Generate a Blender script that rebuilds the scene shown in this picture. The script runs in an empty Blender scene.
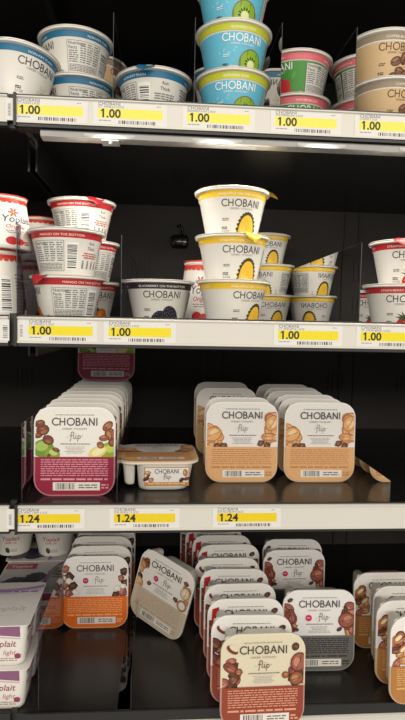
import bpy, math, random
from math import sin, cos, pi, radians
from mathutils import Matrix, Vector

SC = bpy.context.scene
COL = SC.collection

# ------------------------------------------------------------------ camera
F, CX, CY = 560.0, 202.5, 360.0
EYE = Vector((0, -0.737, 1.26))
ROT = (Matrix.Rotation(radians(-4.3), 3, 'Z') @ Matrix.Rotation(radians(90 - 4.0), 3, 'X')
       @ Matrix.Rotation(radians(1.15), 3, 'Z'))
cd = bpy.data.cameras.new('camera')
cam = bpy.data.objects.new('camera', cd)
COL.objects.link(cam)
cam.matrix_world = Matrix.Translation(EYE) @ ROT.to_4x4()
cd.sensor_fit = 'VERTICAL'
cd.sensor_height = 24.0
cd.lens = 24.0 * F / 720.0
cd.clip_start = 0.02
SC.camera = cam

# ------------------------------------------------------------------ world, lights, exposure
w = bpy.data.worlds.new('store_world')
SC.world = w
w.use_nodes = True
w.node_tree.nodes['Background'].inputs[0].default_value = (1.0, 0.95, 0.88, 1)
w.node_tree.nodes['Background'].inputs[1].default_value = 0.58
SC.view_settings.view_transform = 'Standard'
SC.view_settings.look = 'None'
SC.view_settings.exposure = -0.1
SC.view_settings.gamma = 1.0
SC.view_settings.use_curve_mapping = False


def area(name, loc, target, sx, sy, power, color):
    l = bpy.data.lights.new(name, 'AREA')
    l.shape = 'RECTANGLE'
    l.size, l.size_y, l.energy, l.color = sx, sy, power, color
    o = bpy.data.objects.new(name, l)
    COL.objects.link(o)
    o.location = loc
    o.rotation_euler = (Vector(target) - Vector(loc)).to_track_quat('-Z', 'Y').to_euler()
    return o


# a fluorescent row of the shop ceiling over the aisle, then a fill
area('ceiling_lamp_near', (0.2, -1.25, 2.75), (0.1, 0.0, 1.1), 3.6, 0.4, 10, (1.0, 0.94, 0.85))
area('low_front_fill', (0.2, -3.0, 2.15), (0.1, 0.0, 0.9), 4.5, 0.7, 74, (1.0, 0.93, 0.83))  # unseen fill, added low in front to even the light between shelves


# ------------------------------------------------------------------ materials
def lin(c):
    return tuple(((v / 255) / 12.92 if v / 255 <= 0.04045 else ((v / 255 + 0.055) / 1.055) ** 2.4) for v in c)


def mat(name, col, rough=0.5, metal=0.0, var=0.06, scale=40.0, bump=0.0, spec=0.5, sss=0.0):
    m = bpy.data.materials.new(name)
    m.use_nodes = True
    nt = m.node_tree
    b = nt.nodes['Principled BSDF']
    b.inputs['Roughness'].default_value = rough
    b.inputs['Metallic'].default_value = metal
    b.inputs['Specular IOR Level'].default_value = spec
    tc = nt.nodes.new('ShaderNodeTexCoord')
    nz = nt.nodes.new('ShaderNodeTexNoise')
    nz.inputs['Scale'].default_value = scale
    nz.inputs['Detail'].default_value = 3
    nt.links.new(tc.outputs['Object'], nz.inputs['Vector'])
    mx = nt.nodes.new('ShaderNodeMix')
    mx.data_type = 'RGBA'
    c = lin(col)
    mx.inputs[6].default_value = tuple(v * (1 - var) for v in c) + (1,)
    mx.inputs[7].default_value = tuple(min(1, v * (1 + var)) for v in c) + (1,)
    nt.links.new(nz.outputs['Fac'], mx.inputs[0])
    nt.links.new(mx.outputs[2], b.inputs['Base Color'])
    if bump:
        bp = nt.nodes.new('ShaderNodeBump')
        bp.inputs['Strength'].default_value = bump
        bp.inputs['Distance'].default_value = 0.002
        nt.links.new(nz.outputs['Fac'], bp.inputs['Height'])
        nt.links.new(bp.outputs['Normal'], b.inputs['Normal'])
    return m


def ink_material():
    m = bpy.data.materials.new('printing_ink')
    m.use_nodes = True
    nt = m.node_tree
    b = nt.nodes['Principled BSDF']
    b.inputs['Roughness'].default_value = 0.42
    b.inputs['Specular IOR Level'].default_value = 0.35
    at = nt.nodes.new('ShaderNodeAttribute')
    at.attribute_name = 'Ink'
    tc = nt.nodes.new('ShaderNodeTexCoord')
    nz = nt.nodes.new('ShaderNodeTexNoise')
    nz.inputs['Scale'].default_value = 260
    nz.inputs['Detail'].default_value = 2
    nt.links.new(tc.outputs['Object'], nz.inputs['Vector'])
    mr = nt.nodes.new('ShaderNodeMapRange')
    mr.inputs[3].default_value = 0.92
    mr.inputs[4].default_value = 1.06
    nt.links.new(nz.outputs['Fac'], mr.inputs[0])
    mm = nt.nodes.new('ShaderNodeVectorMath')
    mm.operation = 'SCALE'
    nt.links.new(at.outputs['Color'], mm.inputs[0])
    nt.links.new(mr.outputs[0], mm.inputs['Scale'])
    nt.links.new(mm.outputs[0], b.inputs['Base Color'])
    return m


def clear_material(name, tint, refl=1.0):
    """thin clear acrylic sheet: see-through with a Fresnel reflection"""
    m = bpy.data.materials.new(name)
    m.use_nodes = True
    nt = m.node_tree
    nt.nodes.remove(nt.nodes['Principled BSDF'])
    out = nt.nodes['Material Output']
    tr = nt.nodes.new('ShaderNodeBsdfTransparent')
    tr.inputs[0].default_value = tint + (1,)
    gl = nt.nodes.new('ShaderNodeBsdfGlossy')
    gl.inputs['Roughness'].default_value = 0.02
    gl.inputs[0].default_value = (refl, refl, refl, 1)
    fr = nt.nodes.new('ShaderNodeFresnel')
    fr.inputs[0].default_value = 1.49
    nz = nt.nodes.new('ShaderNodeTexNoise')
    nz.inputs['Scale'].default_value = 12
    tc = nt.nodes.new('ShaderNodeTexCoord')
    nt.links.new(tc.outputs['Object'], nz.inputs['Vector'])
    bp = nt.nodes.new('ShaderNodeBump')
    bp.inputs['Strength'].default_value = 0.02
    bp.inputs['Distance'].default_value = 0.002
    nt.links.new(nz.outputs['Fac'], bp.inputs['Height'])
    nt.links.new(bp.outputs['Normal'], gl.inputs['Normal'])
    mx = nt.nodes.new('ShaderNodeMixShader')
    nt.links.new(fr.outputs[0], mx.inputs[0])
    nt.links.new(tr.outputs[0], mx.inputs[1])
    nt.links.new(gl.outputs[0], mx.inputs[2])
    nt.links.new(mx.outputs[0], out.inputs[0])
    return m


def glow(name, col, strength):
    m = bpy.data.materials.new(name)
    m.use_nodes = True
    b = m.node_tree.nodes['Principled BSDF']
    b.inputs['Base Color'].default_value = (.56, .55, .53, 1)
    b.inputs['Emission Color'].default_value = col + (1,)
    b.inputs['Emission Strength'].default_value = strength
    return m


M_BLACK = mat('black_powder_coat', (36, 35, 34), 0.42, var=.12, scale=120, bump=.05)
M_DECK = mat('black_deck_enamel', (28, 27, 26), 0.25, var=.15, scale=25, bump=.04)
M_WALL = mat('black_back_panel', (62, 59, 57), 0.8, var=.18, scale=9, bump=.05, spec=.1)
M_RAIL = mat('white_rail_plastic', (212, 208, 198), 0.38, var=.03, scale=14)
M_CARD = mat('white_tag_paper', (222, 220, 214), 0.5, var=.02, scale=60)
M_ALU = mat('brushed_aluminium', (200, 198, 194), 0.36, metal=.75, var=.08, scale=60)
M_CUP = mat('white_cup_plastic', (232, 228, 218), 0.35, var=.015, scale=30)
M_FOIL = mat('foil_lid', (214, 208, 196), 0.32, metal=0.35, var=.05, scale=70, bump=.12)
M_TUB = mat('translucent_white_tub', (226, 221, 208), 0.35, var=.02, scale=30)
M_INK = ink_material()
M_ACRYL = clear_material('clear_acrylic', (0.86, 0.86, 0.90), 1.0)
M_ACRYL_LILAC = clear_material('lilac_tinted_acrylic', (0.70, 0.68, 0.80), 1.0)
M_ACRYL_SMOKE = clear_material('smoky_acrylic', (0.34, 0.31, 0.37), 1.0)
M_EDGE = mat('acrylic_cut_edge', (60, 60, 68), 0.3, var=.1, scale=30)
M_LED = glow('led_lens', (1.0, 0.97, 0.9), 1.0)
_nt = M_LED.node_tree      # the frosted cover glows strongest in front of its diode
_tc, _mp, _gr = (_nt.nodes.new(k) for k in ('ShaderNodeTexCoord', 'ShaderNodeMapping', 'ShaderNodeTexGradient'))
_gr.gradient_type = 'SPHERICAL'
_mp.inputs['Scale'].default_value = (1 / .034, 1 / .012, 1 / .012)
_pw, _ml = _nt.nodes.new('ShaderNodeMath'), _nt.nodes.new('ShaderNodeMath')
_pw.operation, _ml.operation = 'POWER', 'MULTIPLY_ADD'
_pw.inputs[1].default_value, _ml.inputs[1].default_value, _ml.inputs[2].default_value = 2.4, 6.0, .0
_nt.links.new(_tc.outputs['Object'], _mp.inputs[0])
_nt.links.new(_mp.outputs[0], _gr.inputs[0])
_nt.links.new(_gr.outputs['Fac'], _pw.inputs[0])
_nt.links.new(_pw.outputs[0], _ml.inputs[0])
_nt.links.new(_ml.outputs[0], _nt.nodes['Principled BSDF'].inputs['Emission Strength'])


# ------------------------------------------------------------------ object helpers
def link(name, me, parent=None, m=None):
    o = bpy.data.objects.new(name, me)
    COL.objects.link(o)
    if m is not None and me is not None and len(me.materials) == 0:
        for x in (m if isinstance(m, (list, tuple)) else [m]):
            me.materials.append(x)
    if parent is not None:
        o.parent = parent
    return o


def tag(o, label, cat, group=None):
    o['label'] = label
    o['category'] = cat
    if group:
        o['group'] = group
    return o


def thing(name, label, cat, loc=(0, 0, 0), rot=(0, 0, 0), group=None):
    o = bpy.data.objects.new(name, None)
    o.empty_display_size = 0.02
    COL.objects.link(o)
    o.location = loc
    o.rotation_euler = rot
    return tag(o, label, cat, group)


class MB:
    """collects polygons into one mesh"""

    def __init__(s):
        s.v, s.f, s.m = [], [], []

    def add(s, vs, fs, mi=0):
        b = len(s.v)
        s.v += [tuple(v) for v in vs]
        for f in fs:
            s.f.append(tuple(b + i for i in f))
            s.m.append(mi)

    def box(s, x0, x1, y0, y1, z0, z1, mi=0):
        vs = [(x, y, z) for z in (z0, z1) for y in (y0, y1) for x in (x0, x1)]
        s.add(vs, [(0, 2, 3, 1), (4, 5, 7, 6), (0, 1, 5, 4), (2, 6, 7, 3), (0, 4, 6, 2), (1, 3, 7, 5)], mi)

    def lathe(s, prof, n=48, mi=0, cap=True, c=(0, 0)):
        vs = []
        for r, z in prof:
            for i in range(n):
                a = 2 * pi * i / n
                vs.append((c[0] + r * cos(a), c[1] + r * sin(a), z))
        fs = []
        for k in range(len(prof) - 1):
            for i in range(n):
                j = (i + 1) % n
                fs.append((k * n + i, k * n + j, (k + 1) * n + j, (k + 1) * n + i))
        if cap:
            fs.append(tuple(range(n - 1, -1, -1)))
            fs.append(tuple((len(prof) - 1) * n + i for i in range(n)))
        s.add(vs, fs, mi)

    def loft(s, rings, mi=0, cap=True):
        n = len(rings[0])
        vs = [p for r in rings for p in r]
        fs = []
        for k in range(len(rings) - 1):
            for i in range(n):
                j = (i + 1) % n
                fs.append((k * n + i, k * n + j, (k + 1) * n + j, (k + 1) * n + i))
        if cap:
            fs.append(tuple(range(n - 1, -1, -1)))
            fs.append(tuple((len(rings) - 1) * n + i for i in range(n)))
        s.add(vs, fs, mi)

    def tube(s, pts, r, n=8, mi=0):
        rings = []
        for i, p in enumerate(pts):
            p = Vector(p)
            d = (Vector(pts[min(i + 1, len(pts) - 1)]) - Vector(pts[max(i - 1, 0)])).normalized()
            u = d.orthogonal().normalized()
            if rings:
                u = (u0 - d * u0.dot(d)).normalized()
            u0 = u
            v = d.cross(u)
            rings.append([p + r * (cos(2 * pi * k / n) * u + sin(2 * pi * k / n) * v) for k in range(n)])
        s.loft(rings, mi)

    def mesh(s, name, smooth=None):
        me = bpy.data.meshes.new(name)
        me.from_pydata(s.v, [], s.f)
        me.validate()
        me.polygons.foreach_set('material_index', s.m[:len(me.polygons)])
        import bmesh
        bm = bmesh.new()
        bm.from_mesh(me)
        bmesh.ops.recalc_face_normals(bm, faces=bm.faces)
        bm.to_mesh(me)
        bm.free()
        if smooth is not None:
            me.polygons.foreach_set('use_smooth', [True] * len(me.polygons))
            me.set_sharp_from_angle(angle=radians(smooth))
        me.update()
        return me


def rrect(x0, x1, y0, y1, r, n=6):
    pts = []
    for cx, cy, a0 in ((x1 - r, y1 - r, 0), (x0 + r, y1 - r, 90), (x0 + r, y0 + r, 180), (x1 - r, y0 + r, 270)):
        for i in range(n + 1):
            a = radians(a0 + 90 * i / n)
            pts.append((cx + r * cos(a), cy + r * sin(a)))
    return pts


# ------------------------------------------------------------------ printed artwork (vector shapes, clipped, laid on a surface)
_text_cache = {}


def text_tris(body, bold=0.0):
    key = (body, bold)
    if key in _text_cache:
        return _text_cache[key]
    cu = bpy.data.curves.new('lettering', 'FONT')
    cu.body = body
    cu.size = 1.0
    cu.resolution_u = 3
    cu.offset = bold
    ob = bpy.data.objects.new('lettering', cu)
    COL.objects.link(ob)
    dg = bpy.context.evaluated_depsgraph_get()
    me = bpy.data.meshes.new_from_object(ob.evaluated_get(dg))
    me.calc_loop_triangles()
    vs = [tuple(v.co[:2]) for v in me.vertices]
    tr = [[vs[i] for i in t.vertices] for t in me.loop_triangles]
    bpy.data.objects.remove(ob)
    bpy.data.meshes.remove(me)
    bpy.data.curves.remove(cu)
    xs = [p[0] for t in tr for p in t] or [0, 1]
    _text_cache[key] = (tr, min(xs), max(xs))
    return _text_cache[key]


def arc(cx, cy, rx, ry, a0, a1, n=14):
    return [(cx + rx * cos(radians(a0 + (a1 - a0) * i / n)), cy + ry * sin(radians(a0 + (a1 - a0) * i / n))) for i in range(n + 1)]


LOGO = {  # light geometric capitals, cap height 1: strokes and advance width
    'C': ([arc(.52, .5, .5, .5, 48, 312, 18)], .98),
    'H': ([[(.06, 0), (.06, 1)], [(.72, 0), (.72, 1)], [(.06, .5), (.72, .5)]], .98),
    'O': ([arc(.54, .5, .5, .5, 0, 360, 24)], 1.2),
    'B': ([[(.06, 0), (.06, 1)], [(.06, 1), (.3, 1)] + arc(.3, .76, .22, .24, 90, -90, 8) + [(.06, .52)],
           [(.3, .52)] + arc(.32, .26, .28, .26, 90, -90, 8) + [(.06, 0)]], .78),
    'A': ([[(0, 0), (.4, 1), (.8, 0)], [(.15, .33), (.65, .33)]], .98),
    'N': ([[(.06, 0), (.06, 1), (.74, 0), (.74, 1)]], 1.0),
    'I': ([[(.06, 0), (.06, 1)]], .14),
}
FLIP = [arc(.5, .95, .2, .25, 20, 180, 8) + [(.3, .5), (.22, -.2), (.1, -.35)], [(.05, .55), (.55, .6)],
        [(.75, 1.1), (.68, .2), (.78, .05), (.9, .1)], [(1.08, .6), (1.05, .15), (1.12, .05), (1.22, .12)],
        [(1.12, .85), (1.15, .88)], [(1.45, .6), (1.36, -.4)], arc(1.62, .34, .2, .26, 150, -150, 10),
        [(-.35, .3), (-.28, .32)], [(2.1, .5), (2.17, .52)]]


class Print:
    def __init__(s, seed=1):
        s.f = []
        s.layer = 1
        s.k = 1.0
        s.rnd = random.Random(seed)

    def up(s):
        s.layer += 1

    def poly(s, pts, c, up=True):
        if up:
            s.up()
        s.f.append((list(pts), lin(c), s.layer))

    def rect(s, x0, y0, x1, y1, c, up=True):
        s.poly([(x0, y0), (x1, y0), (x1, y1), (x0, y1)], c, up)

    def ell(s, cx, cy, rx, ry, c, rot=0, n=16, a0=0, a1=360, up=True):
        cr, sr = cos(radians(rot)), sin(radians(rot))
        pts = []
        m = n if a1 - a0 >= 360 else n + 1
        for i in range(m):
            a = radians(a0 + (a1 - a0) * i / n)
            x, y = rx * cos(a), ry * sin(a)
            pts.append((cx + x * cr - y * sr, cy + x * sr + y * cr))
        s.poly(pts, c, up)

    def stroke(s, pts, wd, c, up=True):
        if up:
            s.up()
        for a, b in zip(pts, pts[1:]):
            s.layer += .15
            dx, dy = b[0] - a[0], b[1] - a[1]
            L = math.hypot(dx, dy) or 1e-9
            dx, dy = dx / L * wd / 2, dy / L * wd / 2
            s.poly([(a[0] - dx * .7 - dy, a[1] - dy * .7 + dx), (a[0] - dx * .7 + dy, a[1] - dy * .7 - dx),
                    (b[0] + dx * .7 + dy, b[1] + dy * .7 - dx), (b[0] + dx * .7 - dy, b[1] + dy * .7 + dx)], c, False)

    def logo(s, cx, y, h, c, wt=.15, word='CHOBANI', gap=.06):
        tot = sum(LOGO[k][1] + gap for k in word) - gap
        x = cx - tot * h / 2
        s.up()
        for k in word:
            for st in LOGO[k][0]:
                s.stroke([(x + px * h, y + py * h) for px, py in st], wt * h, c, False)
            x += (LOGO[k][1] + gap) * h
        return tot * h

    def flip(s, cx, y, h, c, wt=.09):
        s.up()
        for st in FLIP:
            s.stroke([(cx + (px - .9) * h, y + py * h) for px, py in st], wt * h, c, False)

    def text(s, body, x, y, size, c, align='L', sx=1.0, shear=0.0, bold=0.0, rot=0):
        tr, a, b = text_tris(body, bold)
        wd = (b - a) * size * sx
        x0 = x - (0 if align == 'L' else wd / 2 if align == 'C' else wd)
        s.up()
        cr, sr = cos(radians(rot)), sin(radians(rot))
        for t in tr:
            q = []
            for px, py in t:
                ax, ay = (px - a) * size * sx + py * size * shear + x0 - x, py * size
                q.append((x + ax * cr - ay * sr, y + ax * sr + ay * cr))
            s.poly(q, c, False)
        return wd

    def words(s, x0, x1, y0, y1, n, c, fill=.5, center=False):
        """lines of print too small to read: one dash per word"""
        s.up()
        st = (y1 - y0) / n
        for i in range(n):
            y = y1 - st * (i + .5)
            L = (x1 - x0) * (1 if not center else s.rnd.uniform(.6, 1))
            a = x0 if not center else (x0 + x1) / 2 - L / 2
            e = a + L
            while a < e - st * .5:
                b = min(e, a + s.rnd.uniform(1.0, 4.0) * st * .8)
                s.rect(a, y - st * fill / 2, b, y + st * fill / 2, c, False)
                a = b + st * .4

    def barcode(s, x0, y0, x1, y1, c=(40, 38, 36), n=26, vertical=False):
        s.up()
        if vertical:
            a = y0
            while a < y1:
                b = min(y1, a + s.rnd.choice((.6, .6, 1, 1.6)) * (y1 - y0) / n)
                s.rect(x0, a, x1, b, c, False)
                a = b + s.rnd.choice((.6, 1, 1.4)) * (y1 - y0) / n
            return
        a = x0
        while a < x1:
            b = min(x1, a + s.rnd.choice((.6, .6, 1, 1.6)) * (x1 - x0) / n)
            s.rect(a, y0, b, y1, c, False)
            a = b + s.rnd.choice((.6, 1, 1.4)) * (x1 - x0) / n

    def chunk(s, cx, cy, r, cols, rot=None, asp=None):
        """one printed nut or chocolate piece"""
        r *= s.k
        if s.k > 1:      # keep the lettering's field free
            lim = .019 + .019 * min(1, max(0, (cy - .062) / .028)) + r * .7
            cx = math.copysign(max(abs(cx), lim), cx)
        rot = s.rnd.uniform(0, 180) if rot is None else rot
        asp = s.rnd.uniform(.55, .9) if asp is None else asp
        base, hi, dk = cols
        s.ell(cx, cy, r, r * asp, dk, rot, 12)
        s.ell(cx, cy, r * .86, r * asp * .84, base, rot, 12)
        a = s.rnd.uniform(0, 6.28)
        s.ell(cx + r * .2 * cos(a), cy + r * .2 * sin(a), r * .48, r * asp * .4, hi, rot + s.rnd.uniform(-20, 20), 10)
        c, d = cos(radians(rot)) * r * .7, sin(radians(rot)) * r * .7
        s.stroke([(cx - c, cy - d), (cx + d * .15, cy - c * .1), (cx + c, cy + d)], r * .09, dk)
        s.ell(cx - d * .45 * asp, cy + c * .45 * asp, r * .3, r * .12, hi, rot, 8)

    def block(s, cx, cy, r, cols, rot=None):
        """an angular printed piece"""
        r *= s.k
        if s.k > 1:      # keep the lettering's field free
            lim = .019 + .019 * min(1, max(0, (cy - .062) / .028)) + r * .7
            cx = math.copysign(max(abs(cx), lim), cx)
        rot = s.rnd.uniform(0, 90) if rot is None else rot
        base, hi, dk = cols
        q = []
        for k in range(5):
            a = radians(rot + 72 * k + s.rnd.uniform(-18, 18))
            q.append((cx + r * cos(a) * s.rnd.uniform(.8, 1.1), cy + r * sin(a) * s.rnd.uniform(.7, 1)))
        s.poly(q, dk)
        s.poly([(cx + (x - cx) * .82, cy + (y - cy) * .82) for x, y in q], base)
        s.poly([((cx + x) / 2, (cy + y) / 2) for x, y in q[:4]], hi)

    def scatter(s, box, n, r, pals, kind='chunk'):
        x0, y0, x1, y1 = box
        for i in range(n):
            k = kind if kind != 'mix' else s.rnd.choice(('chunk', 'block'))
            getattr(s, k)(s.rnd.uniform(x0, x1), s.rnd.uniform(y0, y1), r * s.rnd.uniform(.7, 1.3), s.rnd.choice(pals))

    # ---- to a mesh
    @staticmethod
    def cut(poly, a, b, c):
        """keep the side a*x+b*y<=c"""
        out = []
        n = len(poly)
        for i in range(n):
            p, q = poly[i], poly[(i + 1) % n]
            dp, dq = a * p[0] + b * p[1] - c, a * q[0] + b * q[1] - c
            if dp <= 0:
                out.append(p)
            if (dp < 0 < dq) or (dq < 0 < dp):
                t = dp / (dp - dq)
                out.append((p[0] + (q[0] - p[0]) * t, p[1] + (q[1] - p[1]) * t))
        return out

    def mesh(s, name, place, clip=None, slab=None, step=1.0e-5, surf=4e-5):
        """place(u,v,offset)->xyz; clip: convex outline, counter-clockwise; slab: cut into strips this wide"""
        planes = []
        if clip:
            for i in range(len(clip)):
                p, q = clip[i], clip[(i + 1) % len(clip)]
                a, b = q[1] - p[1], -(q[0] - p[0])
                if abs(a) + abs(b) > 1e-9:
                    planes.append((a, b, a * p[0] + b * p[1]))
        vs, fs, cs = [], [], []
        for pts, c, ly in s.f:
            for pl in planes:
                if len(pts) < 3:
                    break
                if max(pl[0] * x + pl[1] * y for x, y in pts) > pl[2]:
                    pts = self_cut(pts, *pl)
            if len(pts) < 3:
                continue
            pieces = [pts]
            if slab:
                x0, x1 = min(p[0] for p in pts), max(p[0] for p in pts)
                k0, k1 = math.floor(x0 / slab), math.floor((x1 - 1e-9) / slab)
                if k1 > k0:
                    pieces = []
                    for k in range(k0, k1 + 1):
                        q = self_cut(self_cut(pts, -1, 0, -k * slab), 1, 0, (k + 1) * slab)
                        if len(q) > 2:
                            pieces.append(q)
            for q in pieces:
                area2 = sum(q[i][0] * q[(i + 1) % len(q)][1] - q[(i + 1) % len(q)][0] * q[i][1] for i in range(len(q)))
                if abs(area2) < 1e-10:
                    continue
                if area2 < 0:
                    q = q[::-1]
                b = len(vs)
                vs += [place(x, y, surf + ly * step) for x, y in q]
                fs.append(tuple(range(b, b + len(q))))
                cs.append((c, len(q)))
        me = bpy.data.meshes.new(name)
        me.from_pydata(vs, [], fs)
        at = me.color_attributes.new('Ink', 'FLOAT_COLOR', 'CORNER')
        flat = []
        for c, n in cs:
            flat += list(c + (1.0,)) * n
        at.data.foreach_set('color', flat)
        me.materials.append(M_INK)
        me.update()
        return me


self_cut = Print.cut


# ------------------------------------------------------------------ places: a pixel column taken to a depth behind the rail
def at(px, py, Y):
    d = ROT @ Vector(((px - CX) / F, (CY - py) / F, -1))
    return EYE + d * ((Y - EYE.y) / d.y)


def ax(px, Y, Z):
    """X of the point that stands at depth Y, height Z and shows in pixel column px"""
    py = 320.0
    for _ in range(6):
        p = at(px, py, Y)
        py -= (Z - p.z) * F / (Y - EYE.y)
    return p.x


# ================================================================== the cooler: back wall, shelves, rails
DECK = (1.524, 1.252, 1.008, 0.722)
RAILTOP = (1.537, 1.261, 1.013, 0.709)
BACK = 0.57
XL, XJ, XR = -0.80, -0.1915, 0.745

m = MB()
m.box(-.82, .78, BACK, BACK + .02, .45, 2.1)
for zz in (1.28, 1.36, 1.60, 1.10, .83, 1.70):           # punched louvres and seams of the back panel
    for xc in (-.33, -.06, .05, .23, .40, .57):
        for k in range(4):
            m.box(xc + k * .011, xc + k * .011 + .003, BACK - .003, BACK, zz, zz + .045)
for xc in (-.2, .115, .43):
    m.box(xc - .004, xc, BACK - .004, BACK, .45, 2.1)
    m.box(xc + .03, xc + .034, BACK - .004, BACK, .45, 2.1)
o = link('wall_back', m.mesh('wall_back'), None, M_WALL)
o['kind'] = 'structure'
for nm, x0 in (('wall_left', -.82), ('wall_right', .76)):
    m = MB()
    m.box(x0, x0 + .02, .02, BACK, .45, 2.1)
    link(nm, m.mesh(nm), None, M_WALL)['kind'] = 'structure'

SHELF_NAMES = ('top', 'second', 'third', 'bottom', 'uppermost')
DECK += (1.815,)
RAILTOP += (1.828,)
for i, (zd, zr) in enumerate(zip(DECK, RAILTOP)):
    for sec, (x0, x1) in enumerate(((XL, XJ - .004), (XJ + .004, XR))):
        side = ('left end section', 'wide section')[sec]
        s = thing('cooler_shelf', f'{side} of the {SHELF_NAMES[i]} black cooler shelf with white price rail', 'shelf', ((x0 + x1) / 2, 0, zd))
        hx = (x1 - x0) / 2
        m = MB()
        m.box(-hx, hx, .006, BACK, -.003, 0)
        m.box(-hx, hx, .004, .007, zr - zd - .039, .0012 if i != 3 else 0)
        m.box(-hx, hx, .007, .022, zr - zd - .039, zr - zd - .036)
        m.box(-hx, -hx + .003, .12, BACK, -.05, 0)
        m.box(hx - .003, hx, .12, BACK, -.05, 0)
        link('deck', m.mesh('deck'), s, M_DECK)
        m = MB()
        z1 = zr - zd
        z0 = z1 - .034
        m.loft([[(x, y, z) for y, z in ((-.0005, z0 + .002), (.004, z0 + .002), (.004, z1), (-.0005, z1), (-.003, z1 - .001),
                                        (-.003, z1 - .0025), (-.0008, z1 - .0035), (-.0008, z0 + .0035), (-.003, z0 + .0025), (-.003, z0))]
                for x in (-hx, hx)])
        link('price_rail', m.mesh('price_rail'), s, M_RAIL)
        m = MB()
        m.box(-hx, hx, -.001, .004, z0 - .004, z0 + .0015)
        m.box(-hx, hx, .0005, .004, z1, max(z1 + .002, .0015))
        link('bumper', m.mesh('bumper'), s, M_BLACK)
        if sec == 1:
            m = MB()
            m.box(-hx, -hx + .0035, -.0045, .004, z0 - .004, z1 + .002)
            m.box(-hx - .0085, -hx, .008, .016, z0 - .004, max(z1, 0) + .004)
            link('end_cap', m.mesh('end_cap'), s, M_BLACK)

# LED light bar under the top shelf
bar = thing('shelf_light_bar', 'aluminium LED light bar fixed under the top shelf front', 'light', (0, -.0005, 1.4875))
bar.scale = (1, .7, .72)
bx0, bx1 = -.155, .74
m = MB()
m.loft([[(x, y, z) for y, z in ((.0, .0115), (-.002, .009), (.0005, .0015), (.006, 0), (.026, 0), (.03, .004), (.03, .0115))] for x in (bx0, bx1)])
link('housing', m.mesh('housing', 30), bar, M_ALU)
for k in range(7):
    x = -.0685 + k * .137
    me = MB()
    me.loft([[(u, y, z) for y, z in ((.0012, .0098), (-.0002, .0092), (-.0014, .0075), (-.0014, .0045), (0, .0025), (.0012, .002))] for u in (-.032, .032)])
    q = link('led_lens', me.mesh('led_lens', 40), bar, M_LED)
    q.location = (x, -.0018, -.0005)
m = MB()
m.box(-.079, -.057, -.002, .03, -.003, -.0005)
m.lathe([(.0001, -.008), (.003, -.0078), (.0035, -.0035), (.0035, -.003)], 14, c=(-.068, .002))
link('mounting_clip', m.mesh('mounting_clip'), bar, M_ALU)
area('light_bar_glow', (.29, .02, 1.480), (.29, .16, 1.15), .86, .012, 2.2, (1.0, .97, .9))


# ------------------------------------------------------------------ price tags
def price_tag(row, px, price, product, label, yellow, stub=False):
    zr = RAILTOP[row]
    x = ax(px, -.001, zr - .018)
    t = thing('price_tag', label, 'price tag', (x, -.0012, zr - .032))
    m = MB()
    m.box(-.006 if not stub else -.014, .0875, -.0003, .0003, .0005, .0275)
    link('card', m.mesh('card'), t, M_CARD)
    pl = lambda u, v, off: (u, -.0003 - off, v)
    p = Print(int(px * 7 + row))
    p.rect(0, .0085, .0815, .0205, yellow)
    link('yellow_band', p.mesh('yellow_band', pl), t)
    p = Print()
    p.layer = 6
    p.text(price, .0055, .0095, .0146, (48, 45, 40), bold=.028, sx=1.03)
    p.stroke([(.0042, .0174), (.0064, .0193)], .0016, (48, 45, 40))
    link('price_text', p.mesh('price_text', pl), t)
    p = Print(3)
    p.layer = 6
    p.text('CHOBANI', .0005, .0242, .0054, (92, 90, 88), sx=1.15)
    p.text(product, .0005, .0212, .0037, (112, 110, 106))
    link('product_text', p.mesh('product_text', pl), t)
    p = Print(4)
    p.layer = 6
    p.words(.074, .08, .024, .0258, 1, (140, 138, 134))
    link('shelf_code', p.mesh('shelf_code', pl), t)
    p = Print(5)
    p.layer = 6
    p.words(.001, .016, .0045, .0065, 1, (140, 138, 134))
    link('date_code', p.mesh('date_code', pl), t)
    p = Print(int(px))
    p.layer = 6
    p.barcode(.026, .002, .073, .0062, (70, 68, 64), 44)
    if stub:
        link('barcode', p.mesh('barcode', pl), t)
        p = Print(int(px) + 1)
        p.layer = 6
        p.barcode(-.011, .006, -.0075, .021, (150, 148, 144), 16, vertical=True)
    link('rail_code' if stub else 'barcode', p.mesh('barcode', pl), t)
    return t


Y1_GLARE, Y2, Y3 = (238, 226, 92), (232, 214, 30), (230, 202, 28)  # top rail's yellow is paler: overhead glare put into its colour
price_tag(0, 17, '1.00', 'CT. PLAIN 5.3OZ', 'pale yellow 1.00 price tag at the left end of the top rail', Y1_GLARE, True)
price_tag(0, 98, '1.00', 'CT. VANILLA 5.3OZ', 'pale yellow 1.00 price tag below the blue banded cup with curled tab', Y1_GLARE)
price_tag(0, 187, '1.00', 'BLENDED KIWI 5.3OZ', 'pale yellow 1.00 price tag below the kiwi cups', Y1_GLARE)
price_tag(0, 275, '1.00', 'WATERMELON 5.3OZ', 'pale yellow 1.00 price tag below the watermelon cups', Y1_GLARE)
price_tag(0, 359, '1.00', 'COFFEE 5.3OZ', 'pale yellow 1.00 price tag below the tan coffee cups', Y1_GLARE)
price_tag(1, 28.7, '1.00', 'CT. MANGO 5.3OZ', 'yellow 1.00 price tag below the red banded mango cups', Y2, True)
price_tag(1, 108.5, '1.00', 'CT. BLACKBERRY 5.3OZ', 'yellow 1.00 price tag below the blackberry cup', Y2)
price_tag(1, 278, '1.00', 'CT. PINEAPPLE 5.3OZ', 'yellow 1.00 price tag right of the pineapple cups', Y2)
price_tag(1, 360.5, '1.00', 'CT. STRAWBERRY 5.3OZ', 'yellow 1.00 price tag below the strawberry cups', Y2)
price_tag(2, 17.5, '1.24', 'FLIP APPLE CRISP 5.3OZ', 'yellow 1.24 price tag below the magenta apple packs', Y3, True)
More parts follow.
